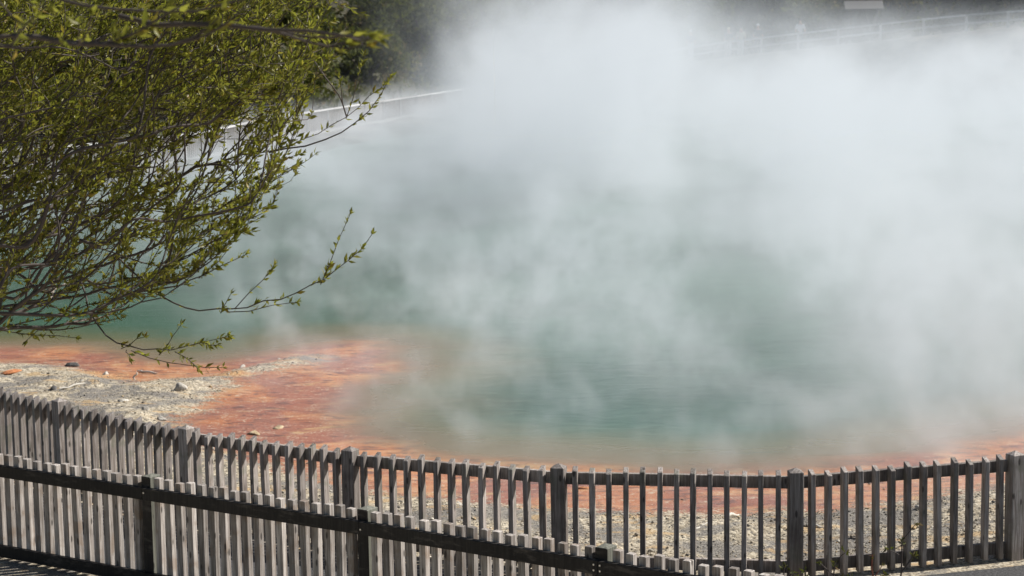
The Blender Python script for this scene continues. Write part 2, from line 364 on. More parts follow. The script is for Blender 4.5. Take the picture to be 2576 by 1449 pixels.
def put(name, me, parent, mtx):
    o = bpy.data.objects.new(name, me); col.objects.link(o); o.parent = parent; o.matrix_local = mtx; return o
def bar_mtx(a, b_, z, off, dz=0):
    """a frame along a to b: x along, y to the far side"""
    e = (b_ - a); e.z = 0; ang = math.atan2(e.y, e.x); n = Vector((-math.sin(ang), math.cos(ang), 0))
    return Matrix.Translation(Vector((a.x, a.y, z)) + n * off) @ Matrix.Rotation(ang, 4, 'Z'), e.length
def fence(name, label, cat, pts, n_pick, style):
    root = tag(empty(name, pts[len(pts) // 2]), label, cat)
    base = Matrix.Translation(-Vector(pts[len(pts) // 2]))
    dz = (rail_h, rail_t) = (.10, .045)
    if style == 'back':
        pk = [mesh_data('picket', box(.043 + random.uniform(-.004, .003), .071, PICK_H - .006 * k, .003, z0=.02), M['back_wood']) for k in range(5)]
        for me in pk:                                     # tops cut at a slant, low on the path side
            for q in me.vertices:
                if q.co.z > .5: q.co.z -= .034 * (.5 - q.co.y / .071)
        post = mesh_data('post', box(.115, .115, POST_H - .03, .004, .03), M['back_wood'])
    else:
        pk = [mesh_data('picket', box(.057 + random.uniform(-.005, .004), .055, .885 - .006 * k, .003, z0=.03), M['front_wood']) for k in range(3)]
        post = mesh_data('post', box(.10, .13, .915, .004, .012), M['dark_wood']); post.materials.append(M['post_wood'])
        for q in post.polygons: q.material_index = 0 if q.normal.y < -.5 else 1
    for i, p in enumerate(pts):
        a = pts[max(i - 1, 0)]; c_ = pts[min(i + 1, len(pts) - 1)]; ang = math.atan2((c_ - a).y, (c_ - a).x)
        if style == 'front':
            n = Vector((-math.sin(ang), math.cos(ang), 0)); put('post', post, root, base @ Matrix.Translation(p + n * .066) @ Matrix.Rotation(ang, 4, 'Z'))
        else: put('post', post, root, base @ Matrix.Translation(p) @ Matrix.Rotation(ang + R(random.uniform(-1, 1)), 4, 'Z') @ Matrix.Rotation(R(random.uniform(-.5, .5)), 4, 'Y'))
    for i, (a, b_) in enumerate(zip(pts[:-1], pts[1:])):
        e = (b_ - a); L = e.length; u = e.normalized()
        if style == 'back':
            i0, i1, off, m, rails = .052, L - .052, .040, M['back_wood'], (.745, .045)
        else:
            i0, i1, off, m, rails = 0.0015, L - .0015, -.024, M['dark_wood'], (.735, .03)
        for zr in rails:
            vf = box(i1 - i0, rail_t, rail_h, .004); me = mesh_data('rail', vf, m)
            mt, _ = bar_mtx(a + u * ((i0 + i1) / 2), b_, zr, off); r = put('rail', me, root, base @ mt)
            if style == 'front' and zr > .5:
                bolts = {0: [(-.96, .05)], 1: [(-.98, .06)], 2: [(-.99, .04)], 3: [(-.985, .03), (-.985, .07)]}.get(i, [])
                bl = [(-L / 2 + .02, zz) for _, zz in bolts] + ([(L / 2 - .03, .03), (L / 2 - .03, .07)] if i == 2 else [])
                for bx_, bz in bl:
                    vv = [(bx_ + .007 * math.cos(q * R(45)), -rail_t / 2 - dd, bz + .007 * math.sin(q * R(45))) for dd in (-.004, .005) for q in range(8)]
                    ff = [(q, (q + 1) % 8, 8 + (q + 1) % 8, 8 + q) for q in range(8)] + [tuple(range(8, 16))]
                    put('bolt', mesh_data('bolt', (vv, ff), M['bolt']), r, Matrix.Identity(4))
        for k in range(n_pick):
            q = (k + 1) / (n_pick + 1) * L
            if style == 'back': pos = a + u * q + Vector((-u.y, u.x, 0)) * -.018
            else: pos = a + u * q + Vector((-u.y, u.x, 0)) * .028
            if style == 'front' and min(q, L - q) < .085: continue
            ang = math.atan2(u.y, u.x)
            put('picket', random.choice(pk), root, base @ Matrix.Translation(pos + Vector((0, 0, random.uniform(-.006, .006)))) @ Matrix.Rotation(ang + R(random.gauss(0, 2.)), 4, 'Z') @ Matrix.Rotation(R(random.gauss(0, .38)), 4, 'Y') @ Matrix.Rotation(R(random.uniform(-.3, .3)), 4, 'X'))
    return root
fence('picket_fence', 'curving weathered brown picket fence with pointed posts along the orange pool margin', 'fence', back_pts, 13, 'back')
fence('picket_fence', 'pale picket fence with thick black rails running down in front of the path', 'fence', front_pts, 18, 'front')

# far boardwalk rail
fp = []
for a, b_ in zip(FAR[1:-2], FAR[2:-1]):
    n = max(1, round(np.hypot(*(b_ - a)[:2]) / 2.2))
    for k in range(n): fp.append(Vector(a + (b_ - a) * k / n))
fp = [p for p in fp if -19 < p.x < 36]
# round the corners
for _ in range(3): fp = [fp[0]] + [(fp[i - 1] + fp[i] * 2 + fp[i + 1]) / 4 for i in range(1, len(fp) - 1)] + [fp[-1]]
fr = tag(empty('boardwalk_fence', fp[0]), 'long pale timber rail fence along the far shore, half lost in steam', 'fence')
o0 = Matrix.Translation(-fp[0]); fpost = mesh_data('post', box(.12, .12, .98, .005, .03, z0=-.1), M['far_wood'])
for i, p in enumerate(fp):
    put('post', fpost, fr, o0 @ Matrix.Translation(p))
    if i + 1 == len(fp): break
    a, b_ = p, fp[i + 1]; e = b_ - a; L = math.hypot(e.x, e.y); ang = math.atan2(e.y, e.x); sl_ = math.atan2(e.z, L)
    mt = o0 @ Matrix.Translation((a + b_) / 2) @ Matrix.Rotation(ang, 4, 'Z') @ Matrix.Rotation(-sl_, 4, 'Y')
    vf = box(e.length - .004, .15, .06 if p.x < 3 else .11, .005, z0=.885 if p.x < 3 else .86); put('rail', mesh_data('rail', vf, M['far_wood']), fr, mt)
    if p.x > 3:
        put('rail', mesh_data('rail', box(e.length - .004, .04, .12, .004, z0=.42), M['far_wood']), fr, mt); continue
    vs_, fs_ = [], []
    for k in range(12):
        vv, ff = box(.055, .03, .78, .003, z0=.09); x = -e.length / 2 + (k + .5) / 12 * e.length
        fs_ += [tuple(q + len(vs_) for q in g) for g in ff]; vs_ += [(a_ + x, b2, c2) for a_, b2, c2 in vv]
    put('slat_panel', mesh_data('slat_panel', (vs_, fs_), M['back_wood']), fr, mt)
bd = []
fn = offs(fp, 1.0); fn2 = offs(fp, -.15)
v = [tuple(p + Vector((0, 0, .06))) for p in fn2] + [tuple(p + Vector((0, 0, .06))) for p in fn] + [tuple(p - Vector((0, 0, .1))) for p in fn2] + [tuple(p - Vector((0, 0, .1))) for p in fn]; n = len(fp)
f = [(i, i + 1, n + i + 1, n + i) for i in range(n - 1)] + [(i + 1, i, 2 * n + i, 2 * n + i + 1) for i in range(n - 1)] + [(n + i, n + i + 1, 3 * n + i + 1, 3 * n + i) for i in range(n - 1)]
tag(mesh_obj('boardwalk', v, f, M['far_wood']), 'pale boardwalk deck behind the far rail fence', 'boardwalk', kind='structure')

# pale slanted board on splayed legs, far hillside
c0 = PD(2172, 15, 110.6); g = float(height(np.array([c0.x]), np.array([c0.y]))[0][0])
M['roof_grey'] = plain('grey_roof_board', (.11, .105, .10), .9)
bdr = tag(empty('shelter', (c0.x, c0.y, g)), 'grey slanted roof board on splayed legs above the far rail fence', 'shelter')
hh = c0.z - g
v, f = box(2.1, 1.1, .07, .01); v = [(x, y, zz) for x, y, zz in v]
ro = mesh_obj('roof', v, f, M['roof_grey'], bdr); ro.location = (0, 0, hh); ro.rotation_euler = (R(24), 0, R(-6))
for sx, tx in ((-.25, -1.0), (.0, .65), (.85, .2)):
    a, b_ = Vector((sx, 0, hh - .02)), Vector((tx, .2, -.2)); e = a - b_
    lv, lf = box(.13, .13, e.length, .006); lo = mesh_obj('leg', lv, lf, M['roof_grey'], bdr); lo.location = b_; lo.rotation_euler = e.to_track_quat('Z', 'Y').to_euler()

# ------------------------------------------------------------------ plants
def tubes(chains, sides=5):
    """chains: list of (points (n,3), radii (n)); one mesh"""
    vs_, fs_ = [], []; base = 0
    for pts, rad in chains:
        pts = np.asarray(pts, float); n = len(pts)
        tg = np.gradient(pts, axis=0); tg /= np.linalg.norm(tg, axis=1)[:, None] + 1e-9
        up = np.tile([.13, .92, .37], (n, 1)); a = np.cross(tg, up); a /= np.linalg.norm(a, axis=1)[:, None] + 1e-9; b_ = np.cross(tg, a)
        ang = np.arange(sides) * 2 * np.pi / sides
        ring = pts[:, None, :] + np.asarray(rad)[:, None, None] * (np.cos(ang)[None, :, None] * a[:, None, :] + np.sin(ang)[None, :, None] * b_[:, None, :])
        vs_.append(ring.reshape(-1, 3)); i = np.arange(n - 1)[:, None] * sides; j = np.arange(sides)[None, :]; j2 = (j + 1) % sides
        fs_.append(np.stack([base + i + j, base + i + j2, base + i + sides + j2, base + i + sides + j], -1).reshape(-1, 4)); base += n * sides
    return np.vstack(vs_), np.vstack(fs_)
def leaves(pos, dirs, length, width, tint, droop=.15):
    """leaf blades: five vertices, four triangles each"""
    n = len(pos); d = dirs / (np.linalg.norm(dirs, axis=1)[:, None] + 1e-9)
    r = rng.normal(size=(n, 3)); sd = np.cross(d, r); sd /= np.linalg.norm(sd, axis=1)[:, None] + 1e-9; nn = np.cross(sd, d)
    L = length[:, None]; Wd = width[:, None]
    mid = pos + d * L * .45
    v = np.stack([pos, mid - sd * Wd + nn * Wd * .35, mid, mid + sd * Wd + nn * Wd * .35, pos + d * L - nn * L * droop], 1).reshape(-1, 3)
    i = np.arange(n)[:, None] * 5
    f = np.concatenate([i + np.array([[0, 2, 1]]), i + np.array([[0, 3, 2]]), i + np.array([[1, 2, 4]]), i + np.array([[2, 3, 4]])])
    cl = np.repeat(tint, 5, axis=0); return v, f, cl
def tint(n, warm=.08):
    c = np.zeros((n, 4)); c[:, 0] = np.clip(rng.normal(.48, .36, n), 0, 1); c[:, 1] = np.where(rng.random(n) < warm, rng.uniform(.4, 1, n), rng.uniform(0, .12, n)); c[:, 3] = 1; return c

def grow(starts, targets, wander=.05, reach=1., hosts=99):
    """starts: chains of points; targets: points sorted outward; joins each target to the nearest node"""
    P_ = [np.array(p) for ch in starts for p in ch]; par = []
    for ch in starts:
        for i in range(len(ch)): par.append(len(par) - 1 if i else -1)
    N = np.zeros((len(P_) + len(targets) * 9, 3)); k = len(P_); N[:k] = P_; chains = []
    D = np.zeros_like(N); ban = np.zeros(len(N)); q = 0
    for c_i, ch in enumerate(starts):
        if c_i >= hosts: ban[q:q + len(ch)] = 9
        q += len(ch)
    for j in range(k): D[j] = N[j] - N[par[j]] if par[j] >= 0 else (N[j + 1] - N[j])
    for tg in targets:
        ang = R(rng.normal(36, 25)); az = rng.normal(0, .75); dp = np.array([math.cos(ang) * math.cos(az), math.cos(ang) * math.sin(az), math.sin(ang)]); Lp = rng.uniform(.25, .55) * reach
        dv = tg - N[:k]; dist = np.linalg.norm(dv, axis=1)
        cost = np.linalg.norm(N[:k] - (tg - dp * Lp), axis=1) + .15 * (dv[:, 0] < .05) + ban[:k]
        i = int(np.argmin(cost)); L = dist[i]
        if L > 1.4 or L < .03: continue
        dn = D[i] / (np.linalg.norm(D[i]) + 1e-9)
        n = max(2, min(8, int(L / .07) + 1)); t_ = np.linspace(0, 1, n + 1)[:, None]
        c1 = N[i] + dn * L * .3; c2 = tg - dp * L * .3
        pts = (1 - t_) ** 3 * N[i] + 3 * t_ * (1 - t_) ** 2 * c1 + 3 * t_ ** 2 * (1 - t_) * c2 + t_ ** 3 * tg
        pts[1:-1] += rng.normal(0, wander * .1, (n - 1, 3)) * L
        par += [i] + list(range(k, k + n - 1)); N[k:k + n] = pts[1:]; D[k:k + n] = np.diff(pts, axis=0); chains.append((i, k, k + n)); k += n
    return N[:k], par, chains
def willow(name, label, trunk, limbs, targets, leaf_d, leaf_len, rscale=.00105, group=None, extra=(), pale=.06, hosts=99):
    root = tag(empty(name, trunk[0]), label, 'tree', group); o = np.array(trunk[0])
    starts = [[np.array(p) for p in l] for l in limbs]
    st = []
    for l in starts:                                                    # smooth and resample limbs
        l = np.array(l); L = np.concatenate([[0], np.cumsum(np.linalg.norm(np.diff(l, axis=0), axis=1))]); n = max(4, int(L[-1] / .1))
        q = np.linspace(0, L[-1], n); s_ = np.column_stack([np.interp(q, L, l[:, k]) for k in range(3)])
        for _ in range(6): s_[1:-1] = (s_[:-2] + 2 * s_[1:-1] + s_[2:]) / 4
        s_[1:-1] += rng.normal(0, .006, (n - 2, 3)); st.append(s_)
    N, par, chains = grow(st, targets, hosts=hosts)
    cnt = np.ones(len(N))
    for i in range(len(N) - 1, -1, -1):
        if par[i] >= 0: cnt[par[i]] += cnt[i]
    rad = np.maximum(rscale * cnt ** .42, .0017); rad = np.minimum(rad, .014 + .03 * (rscale > .0015))
    ch, pal = [], []; k = 0
    for s_ in st:
        n = len(s_); rr = np.maximum.accumulate(rad[k:k + n][::-1])[::-1]; rr = np.minimum(rr, .004 if len(ch) >= hosts else 9); rr = np.maximum(rr, np.linspace(.0058 if np.linalg.norm(s_[-1] - s_[0]) > .75 else .0030, .0018, n)); rad[k:k + n] = rr; ch.append((s_, rr)); k += n
    n_limb = len(ch)
    for (i, a, b_) in chains:
        pts = np.vstack([N[i], N[a:b_]]); rr = np.concatenate([[min(rad[i], rad[a] * 1.1)], rad[a:b_]]); rr[-1] *= .6
        (pal if rng.random() < pale and len(pal) < 60 and b_ - a > 3 else ch).append((pts, rr))
    T = np.array(trunk); tr = np.linspace(.17, .09, len(T))
    v, f = tubes([(T, tr)], 12); np_mesh('trunk', v - o, f, M['bark'], root, True)
    for c_ in ch[:n_limb]: v, f = tubes([c_], 7); np_mesh('limb', v - o, f, M['bark'], root, True)
    v, f = tubes(ch[n_limb:], 5); np_mesh('twig_work', v - o, f, M['bark'], root, True)
    for c_ in pal: v, f = tubes([c_], 5); np_mesh('dead_twig', v - o, f, M['bark_pale'], root, True)
    # leaves on thin wood
    tuft = np.clip(rng.gamma(1.6, .62, len(N)), 0, 3.2)
    for (i, a, b_) in chains: tuft[a:b_] = .5 * tuft[a] + .5 * tuft[a:b_]
    ps, ds, ls = [], [], []
    for i in range(len(N)):
        j = par[i]
        if j < 0 or rad[i] > rscale * 11: continue
        e = N[i] - N[j]; L = np.linalg.norm(e)
        if L < 1e-4: continue
        m = rng.poisson(L * leaf_d * (1.0 if rad[i] < .0036 else .12))
        m = rng.poisson(m * tuft[i]) if m else 0
        for q in rng.random(m):
            u = e / L; r = rng.normal(size=3); r -= u * (r @ u); r /= np.linalg.norm(r) + 1e-9
            ps.append(N[j] + e * q); ds.append(u * rng.uniform(.5, 1.1) + r * rng.uniform(.35, .95) + np.array([0, 0, rng.uniform(-.05, .3)])); ls.append(rng.uniform(.45, 1.25))
        if cnt[i] == 1:
            for _ in range(5):
                r = rng.normal(size=3) * .45; ps.append(N[i]); ds.append(e / L + r); ls.append(rng.uniform(.5, 1.0))
    ps, ds, ls = np.array(ps), np.array(ds), np.array(ls) * leaf_len
    v, f, cl = leaves(ps, ds, ls, ls * .165, tint(len(ps)))
    np_mesh('crown', v - o, f, M['leaf'], root, False, cl); print(name, 'leaves', len(ps), 'nodes', len(N))
    return root
def pl(pts, d0, d1=None):
    d1 = d0 if d1 is None else d1; n = len(pts)
    return [np.array(PD(x, y, d0 + (d1 - d0) * i / max(1, n - 1))) for i, (x, y) in enumerate(pts)]
hub = np.array([-5.4, 12.3, 2.9])
trunk = [np.array(q) for q in [(-6.3, 12.6, -.1), (-6.25, 12.55, .7), (-6.1, 12.5, 1.5), (-5.85, 12.4, 2.3), (-5.4, 12.3, 2.9)]]
limbs = [
    pl([(-700, 420), (-300, 300), (0, 200), (300, 120), (620, 55), (800, -10)], 12.2, 12.6),
    pl([(-700, 520), (-150, 480), (100, 400), (350, 262), (560, 160), (690, 90), (790, 10)], 12.3, 11.6),
    pl([(-700, 560), (-150, 600), (150, 500), (400, 380), (620, 235), (700, 160), (790, 100), (815, 95)], 12.3, 12.2),
    pl([(-700, 600), (-150, 650), (150, 590), (380, 480), (484, 424), (563, 390), (676, 383), (751, 364), (826, 330), (882, 289), (931, 255), (965, 221), (985, 190)], 12.3, 11.8),
    pl([(676, 383), (770, 368), (834, 366), (882, 330), (939, 285), (967, 240), (975, 205)], 11.92, 11.6),
    pl([(871, 297), (894, 225), (912, 169), (916, 139)], 11.83, 11.9), pl([(871, 293), (860, 225), (852, 195)], 11.83, 11.6),
    pl([(-700, 620), (-100, 720), (200, 640), (450, 540), (600, 430), (690, 330), (735, 262), (770, 230)], 12.4, 12.8),
    pl([(-700, 640), (-100, 770), (150, 705), (400, 620), (560, 520), (650, 470), (735, 425)], 12.3, 11.5),
    pl([(-700, 660), (-100, 790), (200, 745), (370, 700), (500, 630), (600, 570), (668, 525)], 12.2, 11.2),
    pl([(-100, 860), (20, 815), (150, 790), (240, 770), (330, 735), (395, 690)], 12.0, 11.5),
    pl([(20, 815), (130, 835), (240, 825), (305, 800)], 11.9, 11.6),
    pl([(150, 790), (60, 850), (65, 858)], 11.8, 11.8),
    pl([(330, 735), (440, 735), (500, 700), (560, 668), (620, 640)], 11.7, 11.3), pl([(500, 700), (545, 655), (575, 625)], 11.5, 11.3),
    pl([(300, 650), (390, 730), (420, 775), (460, 790), (510, 793), (560, 787), (600, 770), (680, 760), (740, 745), (790, 725), (830, 705), (870, 680), (900, 640), (935, 590)], 11.7, 11.0),
    pl([(806, 716), (822, 703), (840, 650), (858, 590), (880, 540)], 11.2, 11.1), pl([(590, 777), (640, 735), (680, 703), (692, 664)], 11.3, 11.2),
    pl([(570, 785), (640, 790), (690, 775), (745, 760)], 11.35, 11.2), pl([(555, 788), (580, 740)], 11.4, 11.4),
    pl([(200, 700), (215, 780), (225, 820), (250, 850), (300, 875), (350, 890), (400, 893), (440, 885), (500, 862), (530, 845), (575, 845)], 11.7, 11.0),
    pl([(330, 882), (400, 908), (480, 928), (520, 920), (560, 924)], 11.4, 11.1), pl([(400, 893), (440, 862), (455, 818)], 11.3, 11.2), pl([(440, 885), (490, 905), (500, 930)], 11.2, 11.1),
    pl([(500, 862), (520, 880), (545, 868)], 11.1, 11.0), pl([(305, 877), (345, 862), (362, 848)], 11.4, 11.3), pl([(318, 880), (328, 900)], 11.4, 11.4),
    pl([(600, 390), (660, 330), (720, 290), (745, 255)], 12.2, 12.0), pl([(700, 372), (740, 320), (770, 260), (775, 228)], 11.9, 11.8),
    pl([(520, 300), (600, 330), (690, 330)], 12.5, 12.4),
    pl([(560, 520), (610, 470), (690, 440), (745, 415)], 11.8, 11.6), pl([(480, 600), (560, 560), (630, 540), (672, 518)], 11.6, 11.4), pl([(440, 660), (520, 620), (600, 560), (655, 548)], 11.6, 11.3),
    pl([(640, 250), (720, 180), (790, 120), (818, 92)], 12.1, 11.9), pl([(600, 200), (690, 120), (760, 60), (800, 55)], 12.1, 11.9), pl([(640, 230), (680, 150), (690, 90)], 12, 12), pl([(690, 330), (730, 300), (790, 225)], 12, 11.8),
    pl([(620, 440), (690, 400), (760, 385)], 11.9, 11.8), pl([(100, 760), (200, 800), (290, 800), (305, 790)], 11.7, 11.4), pl([(250, 735), (330, 750), (420, 740), (470, 715)], 11.6, 11.4), pl([(0, 830), (40, 835), (190, 850)], 11.7, 11.5),
    pl([(60, 760), (180, 735), (330, 690), (420, 690), (470, 670)], 11.9, 11.5), pl([(150, 790), (240, 730), (330, 650), (420, 600)], 11.8, 12.2),
]
limbs[0].insert(0, hub)
for i in (1, 2, 3, 7, 8, 9): limbs[i].insert(0, hub)
cp = np.array([(-250, -150), (840, -150), (805, 20), (800, 90), (775, 170), (715, 260), (690, 330), (700, 395), (670, 440), (635, 490), (600, 540), (550, 585), (500, 630), (440, 680), (370, 730), (300, 765), (190, 810), (60, 830), (-250, 850)], float)
tg = []
while len(tg) < 1900:
    x, y = rng.uniform(-250, 860), rng.uniform(-150, 860)
    ins = sdist(cp, np.array([x]), np.array([y]))[0]
    if ins < 0: continue
    keep = (1.0 if y < 430 else max(.17, 1 - .8 * (y - 430) / 260)) * (.22 + .78 * min(1, ins / 95))
    if ((x - 515) / 85) ** 2 + ((y - 352) / 58) ** 2 < 1: keep *= .03
    if x > 650: keep *= .6
    keep *= min(1, max(.12, .62 + 1.5 * mnoise.noise(Vector((x / 95, y / 95, 3.1)))))
    if x < -60: keep *= .5
    if rng.random() > keep: continue
    d = rng.uniform(10.9, 13.8); tg.append(np.array(PD(x, y, d)))
for _ in range(50):
    i_ = random.randint(1, len(cp) - 4); q = random.random(); a_ = cp[i_] * (1 - q) + cp[i_ + 1] * q; o_ = rng.uniform(-25, 48)
    if a_[0] < -60: continue
    tg.append(np.array(PD(a_[0] + o_ * .85, a_[1] - o_ * (.55 if a_[1] < 560 else .15), rng.uniform(11, 12.8))))
for _ in range(20):                                                   # long ragged sprays past the edge
    i_ = random.randint(1, len(cp) - 5); q = random.random(); a_ = cp[i_] * (1 - q) + cp[i_ + 1] * q
    if a_[0] < 60: continue
    d_ = rng.uniform(11, 12.6); th = R(rng.normal(40 if a_[1] < 560 else 22, 14)); ln = rng.uniform(70, 150)
    for q in np.linspace(-.7, 1, 6): tg.append(np.array(PD(a_[0] + ln * q * math.cos(th), a_[1] - ln * q * math.sin(th) - 12 * max(q, 0) ** 2, d_)))
tg.sort(key=lambda p: np.linalg.norm(p - hub))
willow('willow_tree', 'leafy olive green willow tree with drooping bare lower twigs reaching over the pool', trunk, limbs, tg, 66, .050, hosts=10)
# a nearer branch, out of focus
hub2 = np.array([-2.9, 5.6, 4.2])
limbs2 = [[hub2, np.array([-2.2, 5.6, 4.55])] + pl([(-150, -60), (60, -25), (200, 18), (300, 40), (400, 46), (500, 42), (600, 25), (690, 0), (760, -40)], 5.6, 5.4),
          pl([(300, 40), (420, 60), (540, 72), (640, 62), (740, 66), (800, 70), (850, 92), (890, 104), (935, 98)], 5.55, 5.2)]
tg2 = pl([(120, 20), (60, 60), (30, 90), (280, 85), (300, 100), (420, 10), (500, -10), (520, 75), (560, 30), (640, -10), (870, 108), (920, 108), (940, 92), (950, 104), (925, 90), (200, 60), (230, 40), (150, 100), (90, 40)], 5.55, 5.25)
willow('willow_tree', 'nearer willow branch, soft and out of focus, crossing above the leafy crown', [np.array(q) for q in [(-3.6, 5.6, -.1), (-3.55, 5.6, 1.6), (-3.3, 5.6, 3.2), (-2.9, 5.6, 4.2)]], limbs2, tg2, 20, .050, .0019, pale=0)

# weeds on the near verge
def weed(label, top, base_y, hgt, red=False, n_side=6, leaf=.05, bare=False):
    tp = PD(top[0], top[1], base_y); b0 = np.array([tp.x + random.uniform(-.08, .08), tp.y, 0.0]); tpn = np.array(tp)
    root = tag(empty('weed', b0), label, 'plant', 'weeds on the verge below the curved fence')
    q = np.linspace(0, 1, 9)[:, None]; st = b0 * (1 - q) + tpn * q; st[1:-1] += rng.normal(0, .008, (7, 3)); chains = [(st, np.linspace(.011, .0045, 9))]
    ps, ds = [], []
    for k in range(n_side):
        a = st[min(8, 5 + k % 4)]; sgn = 1 if k % 2 else -1; tip = a + np.array([sgn * rng.uniform(.04, .11), rng.uniform(-.05, .05), rng.uniform(.03, .11)])
        chains.append((np.linspace(a, tip, 4) + rng.normal(0, .003, (4, 3)), np.linspace(.0042, .0024, 4)))
        for _ in range(0 if bare else 6): ps.append(tip + rng.normal(0, .008, 3)); ds.append(np.array([sgn * .5, 0, .3]) + rng.normal(0, .6, 3))
    for _ in range(0 if bare else 7): ps.append(tpn - [0, 0, rng.uniform(0, .05)]); ds.append(np.array([0, 0, .5]) + rng.normal(0, .6, 3))
    v, f = tubes(chains, 5); np_mesh('stem', v - b0, f, M['red_stem'] if red else M['bark'], root, True)
    if ps:
        ps, ds = np.array(ps), np.array(ds); L = rng.uniform(.6, 1.1, len(ps)) * leaf; v, f, cl = leaves(ps, ds, L, L * .2, tint(len(ps), .25 if not red else .9))
        np_mesh('foliage', v - b0, f, M['scrub'], root, False, cl)
M['red_stem'] = plain('red_brown_stem', (.25, .08, .045), .6)
weed('tallest dark weed with forked twigs, before the right end of the curved fence', (2268, 1358), 13.4, 1)
weed('thin reddish brown bare stem beside the tallest weed', (2194, 1395), 13.4, .8, True, 2, .03)
weed('small leafy weed before the post left of the tallest weed', (1972, 1418), 13.6, .8, n_side=2)
weed('bushy small weed in the middle of the verge weeds', (2100, 1412), 13.5, .8, n_side=6, leaf=.045)
weed('pair of pale bare stalks beside the bushy small weed', (2080, 1396), 13.6, .8, n_side=1, bare=True)
weed('lowest weed tip just showing left of the bushy weed', (2025, 1434), 13.5, .8, n_side=3)

# hillside scrub
def shrub_mesh(seed, w_, h_, n):
    r_ = np.random.default_rng(seed); k = 14
    cc = np.column_stack([r_.normal(0, w_ * .30, k), r_.normal(0, w_ * .28, k), r_.uniform(.25, .95, k) * h_]); cr = r_.uniform(.22, .42, k) * w_ * .8
    ci = r_.integers(0, k, n); d = r_.normal(size=(n, 3)); d /= np.linalg.norm(d, axis=1)[:, None]
    pos = cc[ci] + d * (cr[ci] * r_.uniform(.55, 1.05, n) ** .5)[:, None] * [1, 1, .8]; pos[:, 2] = np.maximum(pos[:, 2], .05)
    tn = np.zeros((n, 4)); cb = r_.random(k); tn[:, 0] = np.clip(cb[ci] * .7 + r_.normal(.15, .2, n), 0, 1); tn[:, 1] = np.clip((r_.random(k) < .2)[ci] * .6 + r_.normal(0, .1, n), 0, 1); tn[:, 3] = 1
    L = r_.uniform(.14, .30, n) * (w_ / 3) ** .5
    return pos, d + r_.normal(0, .6, (n, 3)), L, tn
protos = []
for sd, (w_, h_, n, lab) in enumerate([(3.2, 2.8, 2600, 0), (4.2, 4.2, 3400, 0), (2.4, 2.0, 1800, 0), (3.0, 5.2, 3000, 0)]):
    pos, d, L, tn = shrub_mesh(40 + sd, w_, h_, n); v, f, cl = leaves(pos, d, L, L * .32, tn)
    root = empty('scrub_tree', (0, 0, 0)); np_mesh('crown', v, f, M['scrub'], root, False, cl)
    chs = [(np.array([[0, 0, -.4], [.05, 0, h_ * .3], [.1, .05, h_ * .6]]), np.array([.13, .1, .05]))] + [(np.array([[.03, 0, h_ * .2], [math.cos(a) * w_ * .2, math.sin(a) * w_ * .2, h_ * .45], [math.cos(a) * w_ * .32, math.sin(a) * w_ * .32, h_ * .7]]), np.array([.08, .05, .03])) for a in (0.4, 2.3, 4.4)]
    v, f = tubes(chs, 6); np_mesh('trunk', v, f, M['bark'], root, True); protos.append(root)
spots = []
for _ in range(4000):
    if len(spots) >= 170: break
    d = random.uniform(58, 165); u = random.uniform(-.30, .30); x = u * d
    s, zf = far_sd(np.array([x]), np.array([d]))
    if not 3.5 < s[0] < 34: continue
    if any((x - q[0]) ** 2 + (d - q[1]) ** 2 < (1.5 + .045 * q[2]) ** 2 for q in spots): continue
    spots.append((x, d, s[0]))
spots.sort(key=lambda q: q[2])
kinds = ['rounded dark scrub bush on the hillside above the far rail fence', 'tall spreading dark scrub tree on the far hillside', 'low grey green scrub bush on the far hillside', 'narrow upright dark scrub tree on the far hillside']
grp = ['rounded scrub bushes on the far hillside', 'spreading scrub trees on the far hillside', 'low scrub bushes on the far hillside', 'upright scrub trees on the far hillside']
cntk = [0] * 4
for i, (x, y, s_) in enumerate(spots):
    k = i % 4 if i < 4 else random.choice([0, 0, 1, 2, 3] if s_ > 7 else [0, 2, 2])
    o = protos[k] if cntk[k] == 0 else copy_tree(protos[k]); cntk[k] += 1
    zg = float(height(np.array([x]), np.array([y]))[0][0]); sc_ = random.uniform(.8, 1.35)
    o.location = (x, y, zg - .15); o.rotation_euler = (0, 0, random.uniform(0, 6.28)); o.scale = (sc_, sc_, sc_ * random.uniform(.85, 1.15)); tag(o, kinds[k], 'shrub' if k in (0, 2) else 'tree', grp[k])
# undergrowth between them
ps = []
for _ in range(16000):
    d = random.uniform(58, 150); x = random.uniform(-.31, .31) * d; ps.append((x, d))
ps = np.array(ps); s, _ = far_sd(ps[:, 0], ps[:, 1]); ps = ps[(s > 2.9) & (s < 30)]; zg = height(ps[:, 0], ps[:, 1])[0]
n = len(ps); rep = 4; pos = np.repeat(np.column_stack([ps, zg]), rep, 0) + rng.normal(0, .25, (n * rep, 3)) * [1, 1, .4]; L = rng.uniform(.2, .5, n * rep)
v, f, cl = leaves(pos, np.array([0, 0, .8]) + rng.normal(0, .6, (n * rep, 3)), L, L * .25, tint(n * rep, .3))
tag(np_mesh('undergrowth', v, f, M['scrub'], None, False, cl), 'dull green and brown undergrowth covering the far hillside', 'undergrowth', kind='stuff')

